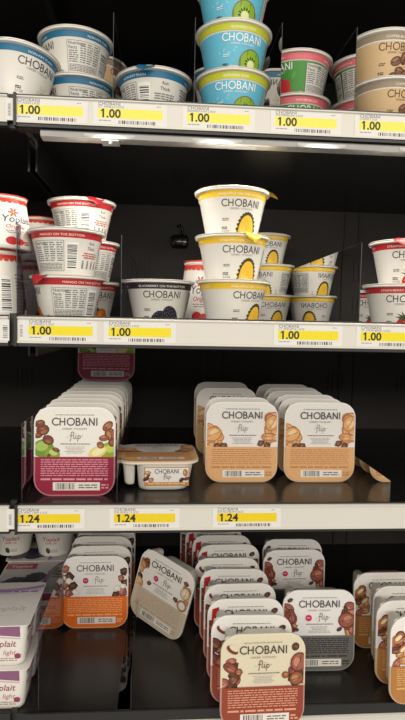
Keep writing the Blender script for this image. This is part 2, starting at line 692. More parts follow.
price_tag(2, 114, '1.24', 'FLIP PB JELLY 5.3OZ', 'yellow 1.24 price tag below the single pack lying flat', Y3)
price_tag(2, 217, '1.24', 'FLIP PB DREAM 5.3OZ', 'yellow 1.24 price tag below the peach peanut packs', Y3)

# a stray barcode ticket on the left section's second rail
zr = RAILTOP[1]
t = thing('rail_ticket', 'white barcode ticket on the left end rail beside the yogurt tower', 'price tag', (ax(3, -.001, zr - .018), -.0012, zr - .032))
m = MB()
m.box(-.05, .008, -.0003, .0003, .0005, .0275)
link('card', m.mesh('card'), t, M_CARD)
p = Print(5)
p.barcode(.0, .004, .006, .021, (90, 88, 84), 18, vertical=True)
link('barcode', p.mesh('barcode', lambda u, v, off: (u, -.0003 - off, v)), t)


# ------------------------------------------------------------------ clear dividers
def divider(row, px, height, label, m_sheet=M_ACRYL, y0=.012, y1=.55, flange=.0):
    zd = DECK[row]
    x = ax(px, y0, zd + .02)
    t = thing('shelf_divider', label, 'divider', (x, y0, zd))
    m = MB()
    L = y1 - y0
    m.add([(0, 0, 0), (0, L, 0), (0, L, height), (0, 0, height)], [(0, 1, 2, 3)])
    link('clear_sheet', m.mesh('clear_sheet'), t, m_sheet)
    m = MB()
    m.box(-.0003, .0003, -.0008, 0, 0, height)
    m.box(-.0002, .0002, 0, L, height - .0003, height)
    link('sheet_edge', m.mesh('sheet_edge'), t, M_EDGE)
    if flange:
        m = MB()
        m.box(-flange, 0, 0, L, .0002, .0012)
        link('foot', m.mesh('foot'), t, M_ACRYL)
        m = MB()
        m.box(-flange, 0, -.0008, 0, 0, .0014)
        m.box(-flange - .0004, -flange + .0002, 0, L, 0, .0014)
        link('foot_edge', m.mesh('foot_edge'), t, M_EDGE)
    return t


divider(0, 113, .125, 'clear divider beside the stacked plain cups on the top shelf')
divider(0, 194, .125, 'clear divider left of the kiwi cups')
divider(0, 280, .125, 'clear divider between kiwi and watermelon cups')
divider(0, 354, .125, 'clear divider left of the tan coffee cups')
divider(1, 17, .13, 'clear divider between the tall white tower and the red banded cups', M_ACRYL_SMOKE)
divider(1, 121, .118, 'clear divider left of the blackberry cup', M_ACRYL_LILAC)
divider(1, 359, .118, 'clear divider mirroring the pineapple cups, left of the strawberry cups')
divider(2, 22, .112, 'clear divider mirroring the row of magenta apple packs')
divider(2, 117, .075, 'clear divider right of the apple packs')
divider(2, 390, .034, 'low clear divider at the right of the peach peanut packs')
divider(3, 38.5, .118, 'tall lilac tinted divider left of the orange packs', M_ACRYL_LILAC)
divider(3, 131, .05, 'low clear divider with flat foot on the empty black deck', M_ACRYL, .005, .40, flange=.0195)

# ------------------------------------------------------------------ yogurt cups
CUP_H = .0607
PROF = [(.0001, .0), (.0335, .0001), (.0352, .0012), (.0358, .004), (.0362, .0065), (.0452, .0500), (.0463, .0512), (.0477, .0597), (.0518, .0604),
        (.0522, .0614), (.0518, .0626), (.0500, .0630)]


def cup_r(z):
    for (r0, z0), (r1, z1) in zip(PROF, PROF[1:]):
        if z0 <= z <= z1:
            return r0 + (r1 - r0) * (z - z0) / max(1e-9, z1 - z0)
    return PROF[-1][0]


CUP_CLIP = [(-1, .0045), (1, .0045), (1, .0625), (-1, .0625)]
UR = .043      # u (metres along the wall) = angle * UR


def cup_place(u, v, off):
    a = u / UR
    r = cup_r(v) + off
    return (r * sin(a), -r * cos(a), v)


def deg(a):
    return radians(a) * UR


def body_mesh():
    m = MB()
    m.lathe(PROF, 96, cap=False)
    return m.mesh('cup_body', 35)


def lid_mesh():
    m = MB()
    m.lathe([(.0505, .0626), (.0525, .0630), (.0527, .0638), (.0518, .0645), (.0475, .0643), (.0455, .0612), (.0452, .0606), (.0001, .0606)], 72, cap=False)
    return m.mesh('foil_lid', 35)


CUP_BODY, CUP_LID = body_mesh(), lid_mesh()
DK = (58, 54, 54)


def fr_pineapple(p):
    c = deg(14)
    p.ell(c, .0, .0165, .0315, (98, 78, 34), n=26, a0=0, a1=180)
    for k in range(15):
        a = radians(8 + 164 * k / 14)
        p.ell(c + .0163 * cos(a), .031 * sin(a), .0026, .0022, (70, 62, 28), n=7)
    p.ell(c, .0, .0143, .0288, (236, 188, 58), n=26, a0=0, a1=180)
    p.ell(c - .003, .0, .009, .022, (246, 208, 92), n=20, a0=0, a1=180)
    for k in range(9):
        a = radians(20 + 140 * k / 8)
        p.stroke([(c + .005 * cos(a), .010 * sin(a)), (c + .012 * cos(a), .024 * sin(a))], .0006, (214, 160, 40))


def fr_kiwi(p):
    c = deg(20)
    p.ell(c, .0135, .0195, .0185, (112, 92, 48), n=26)
    p.ell(c, .0135, .0183, .0172, (134, 172, 40), n=26)
    p.ell(c, .0135, .013, .012, (160, 192, 62), n=22)
    p.ell(c, .0135, .0075, .0065, (58, 62, 30), n=18)
    for k in range(14):
        a = 2 * pi * k / 14
        p.ell(c + .0088 * cos(a), .0135 + .0078 * sin(a), .0012, .0022, (40, 42, 26), rot=math.degrees(a) + 90, n=6)
    p.ell(c, .0135, .0062, .0054, (226, 226, 168), n=16)


def fr_blackberry(p):
    for cx, cy, rot, s_ in ((deg(-8), .009, 40, 1.0), (deg(19), .0125, -60, 1.15)):
        p.ell(cx, cy, .0145 * s_, .0105 * s_, (44, 40, 50), rot)
        for k in range(26):
            a, r = 2.4 * k, math.sqrt(k / 26)
            x, y = .0125 * s_ * r * cos(a), .0088 * s_ * r * sin(a)
            cr, sr = cos(radians(rot)), sin(radians(rot))
            x, y = x * cr - y * sr, x * sr + y * cr
            p.ell(cx + x, cy + y, .0027, .0027, (34, 31, 42), n=8)
            p.ell(cx + x - .0005, cy + y + .0008, .0012, .001, (104, 100, 122), n=6)


def fr_strawberry(p):
    for c, s_ in ((deg(1), 1.0), (deg(26), .8)):
        p.ell(c, .004, .0155 * s_, .016 * s_, (196, 42, 44), n=22)
        p.ell(c - .003, .0065, .008 * s_, .007 * s_, (222, 74, 66), n=14)
        for k in range(12):
            a, r = 2.4 * k, .013 * s_ * math.sqrt(k / 12)
            p.ell(c + r * cos(a), .006 + r * sin(a) * .7, .0006, .0009, (236, 190, 120), n=5)
        for k in range(7):
            a = radians(15 + 150 * k / 6)
            t = (c + .017 * s_ * cos(a), .0165 + .011 * s_ * sin(a))
            n = (-sin(a) * .0028, cos(a) * .0028)
            p.poly([(c + n[0], .016 + n[1]), (c - n[0], .016 - n[1]), t], (62, 84, 48))


def fr_mango(p):
    c = deg(8)
    p.ell(c, .010, .016, .013, (206, 108, 34), 30, n=18)
    p.ell(c - .002, .012, .011, .009, (236, 158, 54), 30, n=16)
    p.ell(c - .007, .022, .006, .004, (84, 40, 36), -30, n=12)
    p.block(c + .014, .007, .008, ((232, 160, 60), (246, 190, 92), (190, 104, 36)))


def fr_watermelon(p):
    p.poly([(deg(-8), .003), (deg(34), .003), (deg(30), .025), (deg(6), .030)], (190, 52, 54))
    p.poly([(deg(-4), .005), (deg(14), .004), (deg(8), .026)], (214, 74, 70))
    p.stroke([(deg(-12), .004), (deg(0), .016), (deg(6), .030)], .0032, (64, 100, 52))
    for k in range(6):
        p.ell(deg(4 + 4 * k), .008 + .003 * (k % 3), .0008, .0012, (50, 26, 26), n=6)


def fr_coffee(p):
    for cx, cy, rx, rot in ((-4, .026, .0085, 20), (12, .031, .0088, 75), (28, .024, .0092, 55), (6, .014, .0088, -10),
                            (20, .012, .0085, 30), (33, .008, .0072, -40), (-8, .008, .0070, 10)):
        c = deg(cx)
        p.ell(c, cy, rx, rx * .68, (58, 36, 24), rot, 16)
        p.ell(c, cy, rx * .88, rx * .55, (118, 76, 52), rot, 16)
        p.ell(c - .001, cy + .0014, rx * .5, rx * .22, (158, 112, 84), rot, 10)
        d = (cos(radians(rot)) * rx * .8, sin(radians(rot)) * rx * .8)
        p.stroke([(c - d[0], cy - d[1]), (c + d[1] * .12, cy + .0006), (c + d[0], cy + d[1])], .0011, (46, 28, 20))


def fr_plain(p):
    c = deg(18)
    for k in range(6):
        a = radians(60 * k)
        p.ell(c + .006 * cos(a), .014 + .006 * sin(a), .005, .0026, (214, 214, 200), rot=60 * k, n=10)
    p.ell(c, .014, .003, .003, (206, 196, 140), n=10)


CUPS = {  # band, band lettering, body, logo colour, fruit, second band
    'pineapple': ((226, 186, 44), 'PINEAPPLE ON THE BOTTOM', None, DK, fr_pineapple),
    'kiwi': ((190, 194, 44), 'BLENDED KIWI', (98, 182, 208), (240, 240, 236), fr_kiwi),
    'blackberry': ((52, 44, 52), 'BLACKBERRY ON THE BOTTOM', None, DK, fr_blackberry),
    'strawberry': ((176, 36, 42), 'STRAWBERRY ON THE BOTTOM', None, DK, fr_strawberry),
    'mango': ((178, 40, 44), 'MANGO ON THE BOTTOM', None, DK, fr_mango),
    'watermelon': ((224, 108, 118), 'WATERMELON', (70, 142, 58), (240, 240, 236), fr_watermelon),
    'coffee': ((150, 134, 112), 'COFFEE BLENDED', (206, 174, 130), (78, 50, 34), fr_coffee),
    'plain': ((26, 104, 140), 'NON-FAT PLAIN', None, DK, fr_plain),
}


def cup_print(kind):
    band, btext, body, lc, fruit = CUPS[kind]
    p = Print(hash(kind) % 1000 if False else sum(map(ord, kind)))
    full = pi * UR
    if body:
        p.rect(-full, .012 if kind != 'coffee' else .001, full, .0499, body)
        if kind != 'coffee':
            for k in range(24):          # wavy lower edge of the coloured field
                u = -full + 2 * full * k / 24
                p.ell(u, .0125, full / 20, .0032 * (1 + .5 * sin(k)), body, n=12)
        if kind == 'kiwi':
            for k in range(16):
                p.ell(p.rnd.uniform(-.04, .04), p.rnd.uniform(.018, .036), .0022, .0016, (124, 198, 220), p.rnd.uniform(0, 180), 8)
        if kind == 'watermelon':
            for k in range(10):
                p.ell(p.rnd.uniform(-.1, .1), p.rnd.uniform(.02, .045), .006, .003, (84, 156, 66), p.rnd.uniform(0, 180), 8)
    p.rect(-full, .0513, full, .0596, band)
    for a in (0, 120, 240):
        p.text(btext, deg(a if a < 180 else a - 360), .0537, .0040, (238, 230, 214), 'C', sx=1.15)
    lg = .0084
    p.logo(0, .0395, lg, lc)
    p.text('GREEK YOGURT', 0, .0352, .0034, lc if body else (120, 116, 112), 'C', sx=1.3)
    fruit(p)
    sub = (110, 106, 102) if not body else ((70, 60, 50) if kind == 'coffee' else (236, 236, 230))
    p.words(deg(-36), deg(-24), .0205, .0245, 2, sub)
    p.words(deg(-38), deg(-27), .0095, .0135, 2, (60, 58, 56), .6)
    p.text('5.3 OZ', deg(-38), .0058, .0040, (80, 78, 76))
    p.text('2', deg(47), .0050, .0105, (186, 92, 90) if kind in ('mango', 'strawberry', 'watermelon') else (150, 140, 110))
    # nutrition panel
    a0, a1 = deg(63), deg(124)
    bg = (214, 212, 204)
    p.rect(a0, .009, a1, .0475, bg)
    p.stroke([(a0, .009), (a1, .009), (a1, .0475), (a0, .0475), (a0, .009)], .0005, (70, 68, 66))
    p.text('Nutrition', a0 + .002, .0425, .0056, (50, 48, 46), bold=.01)
    p.text('Facts', a0 + .002, .0375, .0056, (50, 48, 46), bold=.01)
    p.words(a0 + .002, a0 + .015, .021, .0365, 6, (96, 94, 92), .45)
    for k in range(3):
        p.words(a0 + .0175 + k * .0095, a0 + .0255 + k * .0095, .021, .046, 9, (96, 94, 92), .45)
    p.words(a0 + .002, a1 - .002, .0105, .0195, 5, (104, 102, 100), .5)
    # barcode
    p.rect(deg(128), .010, deg(149), .046, (236, 234, 228))
    p.barcode(deg(130), .013, deg(147), .043, (44, 42, 40), 30, vertical=True)
    # reverse: short story and icons
    q = deg(176)
    c2 = band if kind in ('mango', 'strawberry') else (120, 118, 116)
    p.text('Thick', q, .0375, .0062, (90, 88, 88), 'C')
    p.text('Rich', q, .0445, .0052, (90, 88, 88), 'C')
    p.words(deg(156), deg(196), .026, .0345, 3, c2, .45, True)
    for k in range(4):
        x = deg(160 + 11 * k)
        p.rect(x - .0015, .013, x + .0015, .021, (130, 128, 126))
        p.ell(x, .0225, .0014, .0014, (130, 128, 126), n=8)
    p.words(deg(205), deg(232), .012, .046, 10, c2, .4, True)
    return p.mesh('printed_label', cup_place, clip=CUP_CLIP, slab=.003, surf=1.4e-4)


def tab_mesh(col, fold):
    """a pull tab hanging from the lid's edge: fold = how far it hangs down"""
    m = MB()
    n, k = 9, 6
    top, rows = [], []
    for j in range(k + 1):
        t = j / k
        wdt = .013 * math.sqrt(max(0.04, 1 - t ** 2.2))
        a = t * fold
        y = -.0515 - .013 * (sin(a) / max(fold, .01) if fold > .05 else t)
        z = .0645 - .013 * ((1 - cos(a)) / max(fold, .01) if fold > .05 else 0) - .0035 * t
        for i in range(n + 1):
            s_ = i / n * 2 - 1
            rows.append((s_ * wdt, y + .0018 * s_ * s_, z - .001 * sin(3 * s_ + 2 * t)))
    f = [(j * (n + 1) + i, j * (n + 1) + i + 1, (j + 1) * (n + 1) + i + 1, (j + 1) * (n + 1) + i) for j in range(k) for i in range(n)]
    m.add(rows, f)
    m.add([(x, y + .0002, z - .0004) for x, y, z in rows], [q[::-1] for q in f])
    me = m.mesh('pull_tab', 60)
    me.materials.append(col)
    return me


PRINTS = {}


def cup(kind, x, y, z, turn, label, tab=None, tilt=(0, 0), group=None):
    """turn: degrees the front is turned to the right; tab: (angle, fold)"""
    if kind not in PRINTS:
        PRINTS[kind] = (cup_print(kind), mat(kind + '_lid_foil', CUPS[kind][0], .33, metal=.15, var=.08, scale=60, bump=.1))
    t = thing('yogurt_cup', label, 'yogurt cup', (x, y, z), (radians(tilt[0]), radians(tilt[1]), radians(turn)), group)
    link('cup_body', CUP_BODY, t, M_CUP)
    l = link('foil_lid', CUP_LID, t, M_FOIL)
    link('printed_label', PRINTS[kind][0], t)
    if tab:
        q = link('pull_tab', tab_mesh(PRINTS[kind][1], tab[1]), l)
        q.rotation_euler = (0, 0, radians(tab[0] - turn))
    return t


def cups(kind, row, spec):
    """spec: (px, Y, level, turn, label, tab, tilt)"""
    for px, Y, lv, turn, label, *rest in spec:
        z = DECK[row] + lv * CUP_H
        cup(kind, ax(px, Y, z + .05), Y, z, turn, label, rest[0] if rest else None, rest[1] if len(rest) > 1 else (0, 0))


# --- top shelf
cups('plain', 0, [
    (16, .048, .24, 48, 'leftmost blue banded white cup, tilted at the end of the top shelf', None, (0, 7)),
    (76, .098, 1, -70, 'upper of two blue banded cups stacked right of the tilted cup'),
    (79, .098, 0, -72, 'lower of two blue banded cups stacked right of the tilted cup'),
    (154, .066, 0, 205, 'single blue banded cup with curled blue tab and barcode in front', (-12, 1.0)),
    (219, .33, 0, 10, 'lowest blue banded cup behind the kiwi stack'),
    (219, .33, 1, 30, 'middle blue banded cup behind the kiwi stack'),
    (219, .33, 2, -20, 'topmost blue banded cup behind the kiwi stack'),
])
cups('coffee', 0, [
    (97, .31, 0, 60, 'lowest tan cup in the shadow behind the clear divider'),
    (97, .31, 1, 100, 'middle tan cup in the shadow behind the clear divider'),
    (97, .31, 2, 75, 'topmost tan cup in the shadow behind the clear divider'),
    (386, .056, 0, 17, 'lower tan coffee cup at the right end of the top shelf'),
    (384, .056, 1, 6, 'upper tan coffee cup with beans on its front at the right end'),
])
cups('kiwi', 0, [
    (233, .056, 0, -2, 'lowest bright blue kiwi cup of the stack of three'),
    (233.5, .056, 1, 10, 'middle bright blue kiwi cup of the stack of three'),
    (233, .056, 2, -2, 'topmost bright blue kiwi cup, cut by the picture edge'),
])
cups('watermelon', 0, [
    (295, .125, 0, 8, 'lower pink banded green watermelon cup, mostly hidden by the rail'),
    (297, .125, 1, -58, 'upper pink banded green watermelon cup showing its nutrition panel'),
    (341, .31, 0, 120, 'lowest shaded watermelon cup behind the coffee cup divider'),
    (341, .31, 1, 90, 'middle shaded watermelon cup behind the coffee cup divider'),
    (341, .31, 2, 70, 'topmost shaded watermelon cup behind the coffee cup divider'),
])

# --- second shelf
cups('mango', 1, [
    (68, .056, 0, -82, 'bottom red banded mango cup with red tab folded over its nutrition panel', (-34, 1.5)),
    (67, .052, 1, -120, 'middle red banded mango cup of the front stack'),
    (82, .158, 2, -124, 'topmost red banded mango cup of the pile, red tab hanging at right', (30, 1.2), (0, 0)),
    (86, .163, 0, 32, 'lower red banded mango cup behind the front stack, fruit picture showing'),
    (86, .163, 1, -60, 'upper red banded mango cup behind the front stack'),
])
cups('blackberry', 1, [(159, .095, 0, 7, 'single dark banded cup with blackberry picture')])
cups('pineapple', 1, [
    (233, .056, 0, 30, 'lowest yellow banded pineapple cup in front, yellow tab hanging above', None),
    (232, .056, 1, 13, 'middle yellow banded pineapple cup of the front stack', (24, 1.45)),
    (232, .056, 2, 11, 'topmost yellow banded pineapple cup of the front stack', (80, .5)),
    (268, .43, 0, 6, 'lowest yellow banded pineapple cup in the shaded back stack'),
    (269, .43, 1, -38, 'middle yellow banded pineapple cup in the shaded back stack'),
    (265, .43, 2, 2, 'topmost yellow banded pineapple cup in the shaded back stack'),
])
cups('strawberry', 1, [
    (399, .056, 0, -9, 'lower front red banded strawberry cup at the right edge'),
    (406, .056, 1, -11, 'upper red banded strawberry cup at the right edge', (-28, 1.0)),
    (374, .22, 0, -22, 'red banded strawberry cup standing behind at left of the front pair'),
])

# ------------------------------------------------------------------ tall cups narrowing to the top
TP = [(.0385, 0), (.040, .002), (.0402, .006), (.0318, .078), (.0310, .082), (.0325, .083), (.0325, .086)]


def tall_r(z):
    for (r0, z0), (r1, z1) in zip(TP, TP[1:]):
        if z0 <= z <= z1:
            return r0 + (r1 - r0) * (z - z0) / max(1e-9, z1 - z0)
    return TP[-1][0]


def tall_place(u, v, off):
    a = u / .036
    r = tall_r(v) + off
    return (r * sin(a), -r * cos(a), v)


def tall_print():
    p = Print(77)
    for k in range(7):            # an orange-red six petal flower
        a = 2 * pi * k / 6
        p.ell(.0045 * cos(a), .059 + .0045 * sin(a), .0038, .0016, (222, 86, 44), math.degrees(a), 8)
    p.text('Yoplait', -.017, .043, .0155, (74, 66, 74), 'L', shear=.12, bold=.008)
    p.text('Original', .002, .033, .0085, (196, 58, 62), 'C', shear=.2, bold=.01)
    p.words(-.012, .014, .024, .030, 2, (160, 120, 118), .4, True)
    p.ell(-.004, .012, .0075, .0068, (198, 44, 44), n=16)
    p.ell(.006, .011, .006, .0055, (212, 64, 58), n=16)
    p.words(.012, .022, .006, .013, 3, (196, 70, 66), .6)
    p.rect(-.113, .0765, .113, .0815, (204, 58, 42))
    for k in range(26):
        p.ell(-.11 + k * .0088, .0757, .004, p.rnd.uniform(.001, .0024), (210, 70, 48), n=8)
    p.rect(.030, .012, .046, .056, (238, 236, 230))
    p.barcode(.032, .015, .044, .053, (60, 56, 56), 30, vertical=True)
    p.words(.052, .1, .01, .06, 12, (150, 130, 128), .4)
    return p.mesh('printed_label', tall_place, slab=.003, surf=1.6e-4)


m = MB()
m.lathe(TP, 80)
TALL_BODY = m.mesh('cup_body', 35)
m = MB()
m.lathe([(.032, .0858), (.0338, .0860), (.0338, .0872), (.0325, .0880), (.030, .0882)], 40)
TALL_LID = m.mesh('foil_lid', 35)
TALL_PRINT = tall_print()
M_REDFOIL = mat('red_orange_foil', (206, 62, 44), .35, metal=.2, var=.1, scale=70, bump=.1)
TALL_H = .0882
for px, Y, lv, turn, label in (
        (-3, .060, 0, -26, 'lower tall white cup of the tower at the left edge'),
        (2, .056, 1, 40, 'upper tall white cup with orange flower at the left edge'),
        (40, .215, 0, 20, 'lower tall white cup behind the mango cups'),
        (40, .215, 1, 20, 'upper tall white cup with red lid behind the mango cups'),
        (203, .20, 0.12, -12, 'tall white cup with red lid between blackberry and pineapple cups')):
    z = DECK[1] + (1.117 * TALL_H if lv == 1 else 0)
    t = thing('tall_yogurt_cup', label, 'yogurt cup', (ax(px, Y, z + .05), Y, z), (0, 0, radians(turn)))
    link('cup_body', TALL_BODY, t, M_CUP)
    link('foil_lid', TALL_LID, t, M_REDFOIL)
    link('printed_label', TALL_PRINT, t)
    t.scale = (1, 1, {0: 1.117, 1: .80}.get(lv, 1.2))

# ------------------------------------------------------------------ two compartment packs standing on edge
LW, LH, LR, SPLIT = .0570, .127, .024, .056
PACK_D = .040


def pack_lid_mesh():
    m = MB()
    out = rrect(-LW, LW, 0, LH, LR, 7)
    inn = rrect(-LW + .0016, LW - .0016, .0016, LH - .0016, LR - .0016, 7)
    m.loft([[(x, .0014, z) for x, z in out], [(x, .0002, z) for x, z in out], [(x, -.0002, z) for x, z in inn]])
    return m.mesh('lid', 40)


def pack_tub_mesh():
    m = MB()
    out = rrect(-LW, LW, 0, LH, LR, 7)
    m.loft([[(x, .0014, z) for x, z in out], [(x, .0032, z) for x, z in out]])      # flange under the lid
    rings = []
    for y, ins in ((.003, .0045), (.012, .0065), (.034, .0105), (.038, .0125), (PACK_D, .017)):
        rings.append([(x, y, z) for x, z in rrect(-LW + .0235 + ins * .5, LW - ins - .003, ins, LH - ins, .016, 6)])
    m.loft(rings)
    return m.mesh('tub', 40)


def pack_pot_mesh():
    m = MB()
    rings = []
    for y, ins in ((.003, .0035), (.010, .005), (.030, .007), (.033, .0085), (.034, .0105)):
        q = rrect(-LW + ins + .002, -LW + .0245 - ins * .2, .012 + ins, LH - ins, .006, 5)
        rings.append([(x, y, z) for x, z in q])
    m.loft(rings)
    return m.mesh('topping_pot', 40)


PK_LID, PK_TUB, PK_POT = pack_lid_mesh(), pack_tub_mesh(), pack_pot_mesh()


def pack_place(u, v, off):
    return (u, -.0002 - off, v)


WALNUT = [((150, 92, 58), (186, 132, 90), (92, 50, 34)), ((124, 70, 46), (160, 104, 70), (74, 40, 28))]
CHOC = [((84, 52, 40), (124, 84, 64), (44, 28, 24)), ((110, 66, 48), (150, 100, 74), (58, 34, 28))]
TAN = [((206, 156, 106), (232, 194, 150), (158, 104, 64)), ((190, 134, 86), (222, 178, 132), (140, 88, 54))]
PEACH = [((226, 172, 112), (240, 206, 160), (186, 124, 72)), ((212, 150, 92), (232, 190, 140), (166, 104, 58))]
RED = [((160, 92, 74), (196, 134, 112), (104, 54, 46)), ((138, 72, 58), (176, 110, 92), (86, 44, 38))]
PALE = [((224, 204, 172), (240, 228, 206), (176, 140, 100))]

KINDS = {
    # block colour, top colour, block ink, flip ink, dot
    'apple': ((150, 34, 62), (232, 228, 220), (214, 150, 164), (110, 110, 108), None),
    'peanut': ((222, 172, 118), (236, 232, 226), (190, 132, 84), (150, 150, 150), None),
    'orange': ((232, 112, 38), (236, 232, 226), (248, 178, 120), (120, 116, 120), (192, 40, 90)),
    'almond': ((206, 190, 168), (234, 230, 222), (184, 162, 136), (120, 116, 120), (192, 40, 90)),
    'hazelnut': ((148, 66, 48), (234, 231, 226), (206, 138, 112), (110, 100, 96), None),
    'cream_hazelnut': ((150, 68, 50), (222, 212, 184), (222, 160, 130), (88, 74, 66), None),
    'grey': ((110, 108, 104), (236, 233, 230), (62, 60, 58), (120, 116, 118), (206, 40, 96)),
    'brown': ((182, 124, 66), (236, 232, 226), (222, 172, 110), (120, 110, 104), None),
}


def pack_print(kind):
    blk, top, ink, fk, dot = KINDS[kind]
    p = Print(sum(map(ord, kind)))
    p.rect(-.06, SPLIT, .06, .14, top)
    p.k = 1.12
    # pictures down both sides of the white field
    if kind == 'apple':
        p.ell(-.044, .068, .015, .013, (112, 146, 52), 10)
        p.ell(-.046, .071, .009, .007, (164, 190, 92), 10)
        p.ell(-.031, .060, .011, .009, (134, 160, 58), -20)
        p.ell(-.030, .062, .006, .004, (186, 204, 112), -20)
        for x, y, r in ((-.040, .094, .0085), (-.049, .103, .007), (-.031, .080, .0075), (-.052, .086, .006), (-.026, .066, .005)):
            p.chunk(x, y, r, p.rnd.choice(WALNUT))
        p.ell(.048, .064, .013, .013, (146, 172, 50), 0)
        p.ell(.050, .068, .007, .006, (192, 206, 92), 0)
        p.ell(.032, .063, .014, .008, (226, 206, 130), 25)
        p.ell(.033, .0635, .010, .005, (240, 228, 174), 25)
        for x, y, r in ((.046, .100, .008), (.050, .088, .0085), (.041, .083, .0065), (.036, .073, .005), (.053, .077, .006)):
            p.chunk(x, y, r, p.rnd.choice(WALNUT))
        p.ell(-.036, .058, .003, .002, (70, 90, 36), 40, 8)
    elif kind == 'peanut':
        p.scatter((-.056, .056, -.038, .098), 14, .0095, PEACH)
        p.scatter((.040, .062, .056, .104), 14, .0095, PEACH)
        p.chunk(.047, .094, .012, PEACH[0], 60, .8)
        p.chunk(-.046, .076, .013, PEACH[0], 20, .8)
        for x, y in ((-.028, .058), (.030, .062), (.040, .058), (-.038, .057)):
            p.block(x, y, .006, CHOC[1])
    elif kind == 'orange':
        for x, y, r, k in ((-.05, .104, .008, 0), (-.042, .092, .009, 1), (-.052, .078, .010, 0), (-.038, .074, .009, 1), (-.046, .062, .009, 0),
                           (.050, .100, .008, 1), (.044, .088, .007, 0), (.052, .080, .008, 1), (.047, .064, .011, 0), (.036, .058, .007, 1)):
            p.block(x, y, r, (CHOC if k else RED)[0])
        for x, y in ((-.034, .064), (-.045, .084), (.048, .074), (.038, .070), (-.055, .09)):
            p.block(x, y, .006, ((238, 232, 222), (246, 244, 238), (206, 192, 176)))
    elif kind == 'almond':
        p.scatter((-.056, .058, -.042, .100), 9, .0085, TAN + CHOC)
        p.scatter((.042, .058, .056, .098), 8, .009, TAN + PALE)
        for x, y in ((-.030, .106), (.030, .070), (-.026, .070), (.040, .106)):
            p.block(x, y, .005, CHOC[1])
        p.ell(.044, .066, .010, .010, (176, 128, 86))
        p.ell(.044, .066, .0065, .0065, (238, 230, 214))
    elif kind in ('hazelnut', 'cream_hazelnut'):
        p.scatter((-.056, .056, -.036, .092), 11, .008, CHOC + RED, 'mix')
        p.scatter((.038, .056, .056, .086), 11, .008, CHOC + RED, 'mix')
        p.chunk(.048, .088, .012, RED[0], 70)
        p.chunk(.045, .066, .009, WALNUT[0], 20, .95)
        p.chunk(-.026, .077, .0045, WALNUT[0], 0, .95)
        p.chunk(.030, .071, .0045, WALNUT[0], 0, .95)
        p.ell(-.042, .107, .009, .0045, (116, 56, 44), -35, 10)
        p.ell(-.040, .1095, .007, .0035, top, -35, 10)
        p.chunk(.043, .109, .005, CHOC[0])
    elif kind == 'grey':
        p.scatter((-.056, .056, -.040, .104), 14, .0095, RED + TAN[1:], 'mix')
        p.scatter((.040, .056, .056, .104), 14, .0095, RED + TAN[1:], 'mix')
        p.chunk(.043, .080, .012, RED[0], 10, .95)
        for x, y in ((.032, .066), (-.036, .066), (.031, .098), (-.046, .112)):
            p.chunk(x, y, .0042, CHOC[0], asp=.65)
    elif kind == 'brown':
        p.scatter((-.056, .056, -.036, .104), 13, .009, TAN + RED + CHOC[1:], 'mix')
        p.scatter((.040, .056, .056, .104), 12, .009, TAN + RED, 'mix')
        for x, y in ((-.046, .098), (-.038, .082)):
            p.ell(x, y, .0085, .0045, (176, 112, 66), 40, 12)
            p.ell(x, y - .001, .006, .0028, (240, 220, 180), 40, 10)
    p.rect(-.06, -.01, .06, SPLIT, blk)
    p.k = 1.0
    p.logo(0, .1012, .0098, DK, .15)
    p.words(-.027, .027, .1148, .1168, 1, (150, 146, 142), .5)
    p.text('GREEK YOGURT', 0, .0948, .0036, (150, 128, 126), 'C', sx=1.35)
    fx = 0 if not dot else .006
    if dot:
        p.ell(-.0165, .0842, .0050, .0050, dot, n=16)
        p.stroke([(-.019, .0845), (-.0145, .0845)], .0009, (240, 220, 226))
    p.flip(fx, .0815, .0085, fk, .10)
    p.words(-.020, .022, .0735, .0755, 1, (120, 112, 108), .6)
    p.words(-.017, .018, .0605, .0715, 5, (186, 182, 178), .42, True)
    # the coloured block: small print and a barcode panel
    dense = .62 if kind == 'grey' else .42
    p.words(-.047, .047, .028, .0535, 8, ink, dense)
    p.words(-.047, .047, .0215, .0268, 1, ink, .5)
    p.rect(-.030, .0082, .036, .0198, (232, 226, 216))
    p.barcode(-.026, .0095, .0, .0185, (66, 60, 56), 30)
    p.words(.006, .032, .0105, .0175, 2, (120, 112, 104), .5)
    p.words(.038, .048, .010, .018, 2, ink, .6)
    if kind == 'hazelnut':
        pass
    return p.mesh('lid_artwork', pack_place, clip=rrect(-LW + .0022, LW - .0022, .0022, LH - .0022, LR - .0022, 6))


PACKS = {}


def two_tone(m, upper):
    """the film is printed to its edge: block colour below the split, pale above"""
    nt = m.node_tree
    b = nt.nodes['Principled BSDF']
    src = b.inputs['Base Color'].links[0].from_socket
    tc, sp, gt, mx = (nt.nodes.new(k) for k in ('ShaderNodeTexCoord', 'ShaderNodeSeparateXYZ', 'ShaderNodeMath', 'ShaderNodeMix'))
    gt.operation = 'GREATER_THAN'
    gt.inputs[1].default_value = SPLIT
    mx.data_type = 'RGBA'
    mx.inputs[7].default_value = lin(upper) + (1,)
    nt.links.new(tc.outputs['Object'], sp.inputs[0])
    nt.links.new(sp.outputs['Z'], gt.inputs[0])
    nt.links.new(gt.outputs[0], mx.inputs[0])
    nt.links.new(src, mx.inputs[6])
    nt.links.new(mx.outputs[2], b.inputs['Base Color'])
    return m


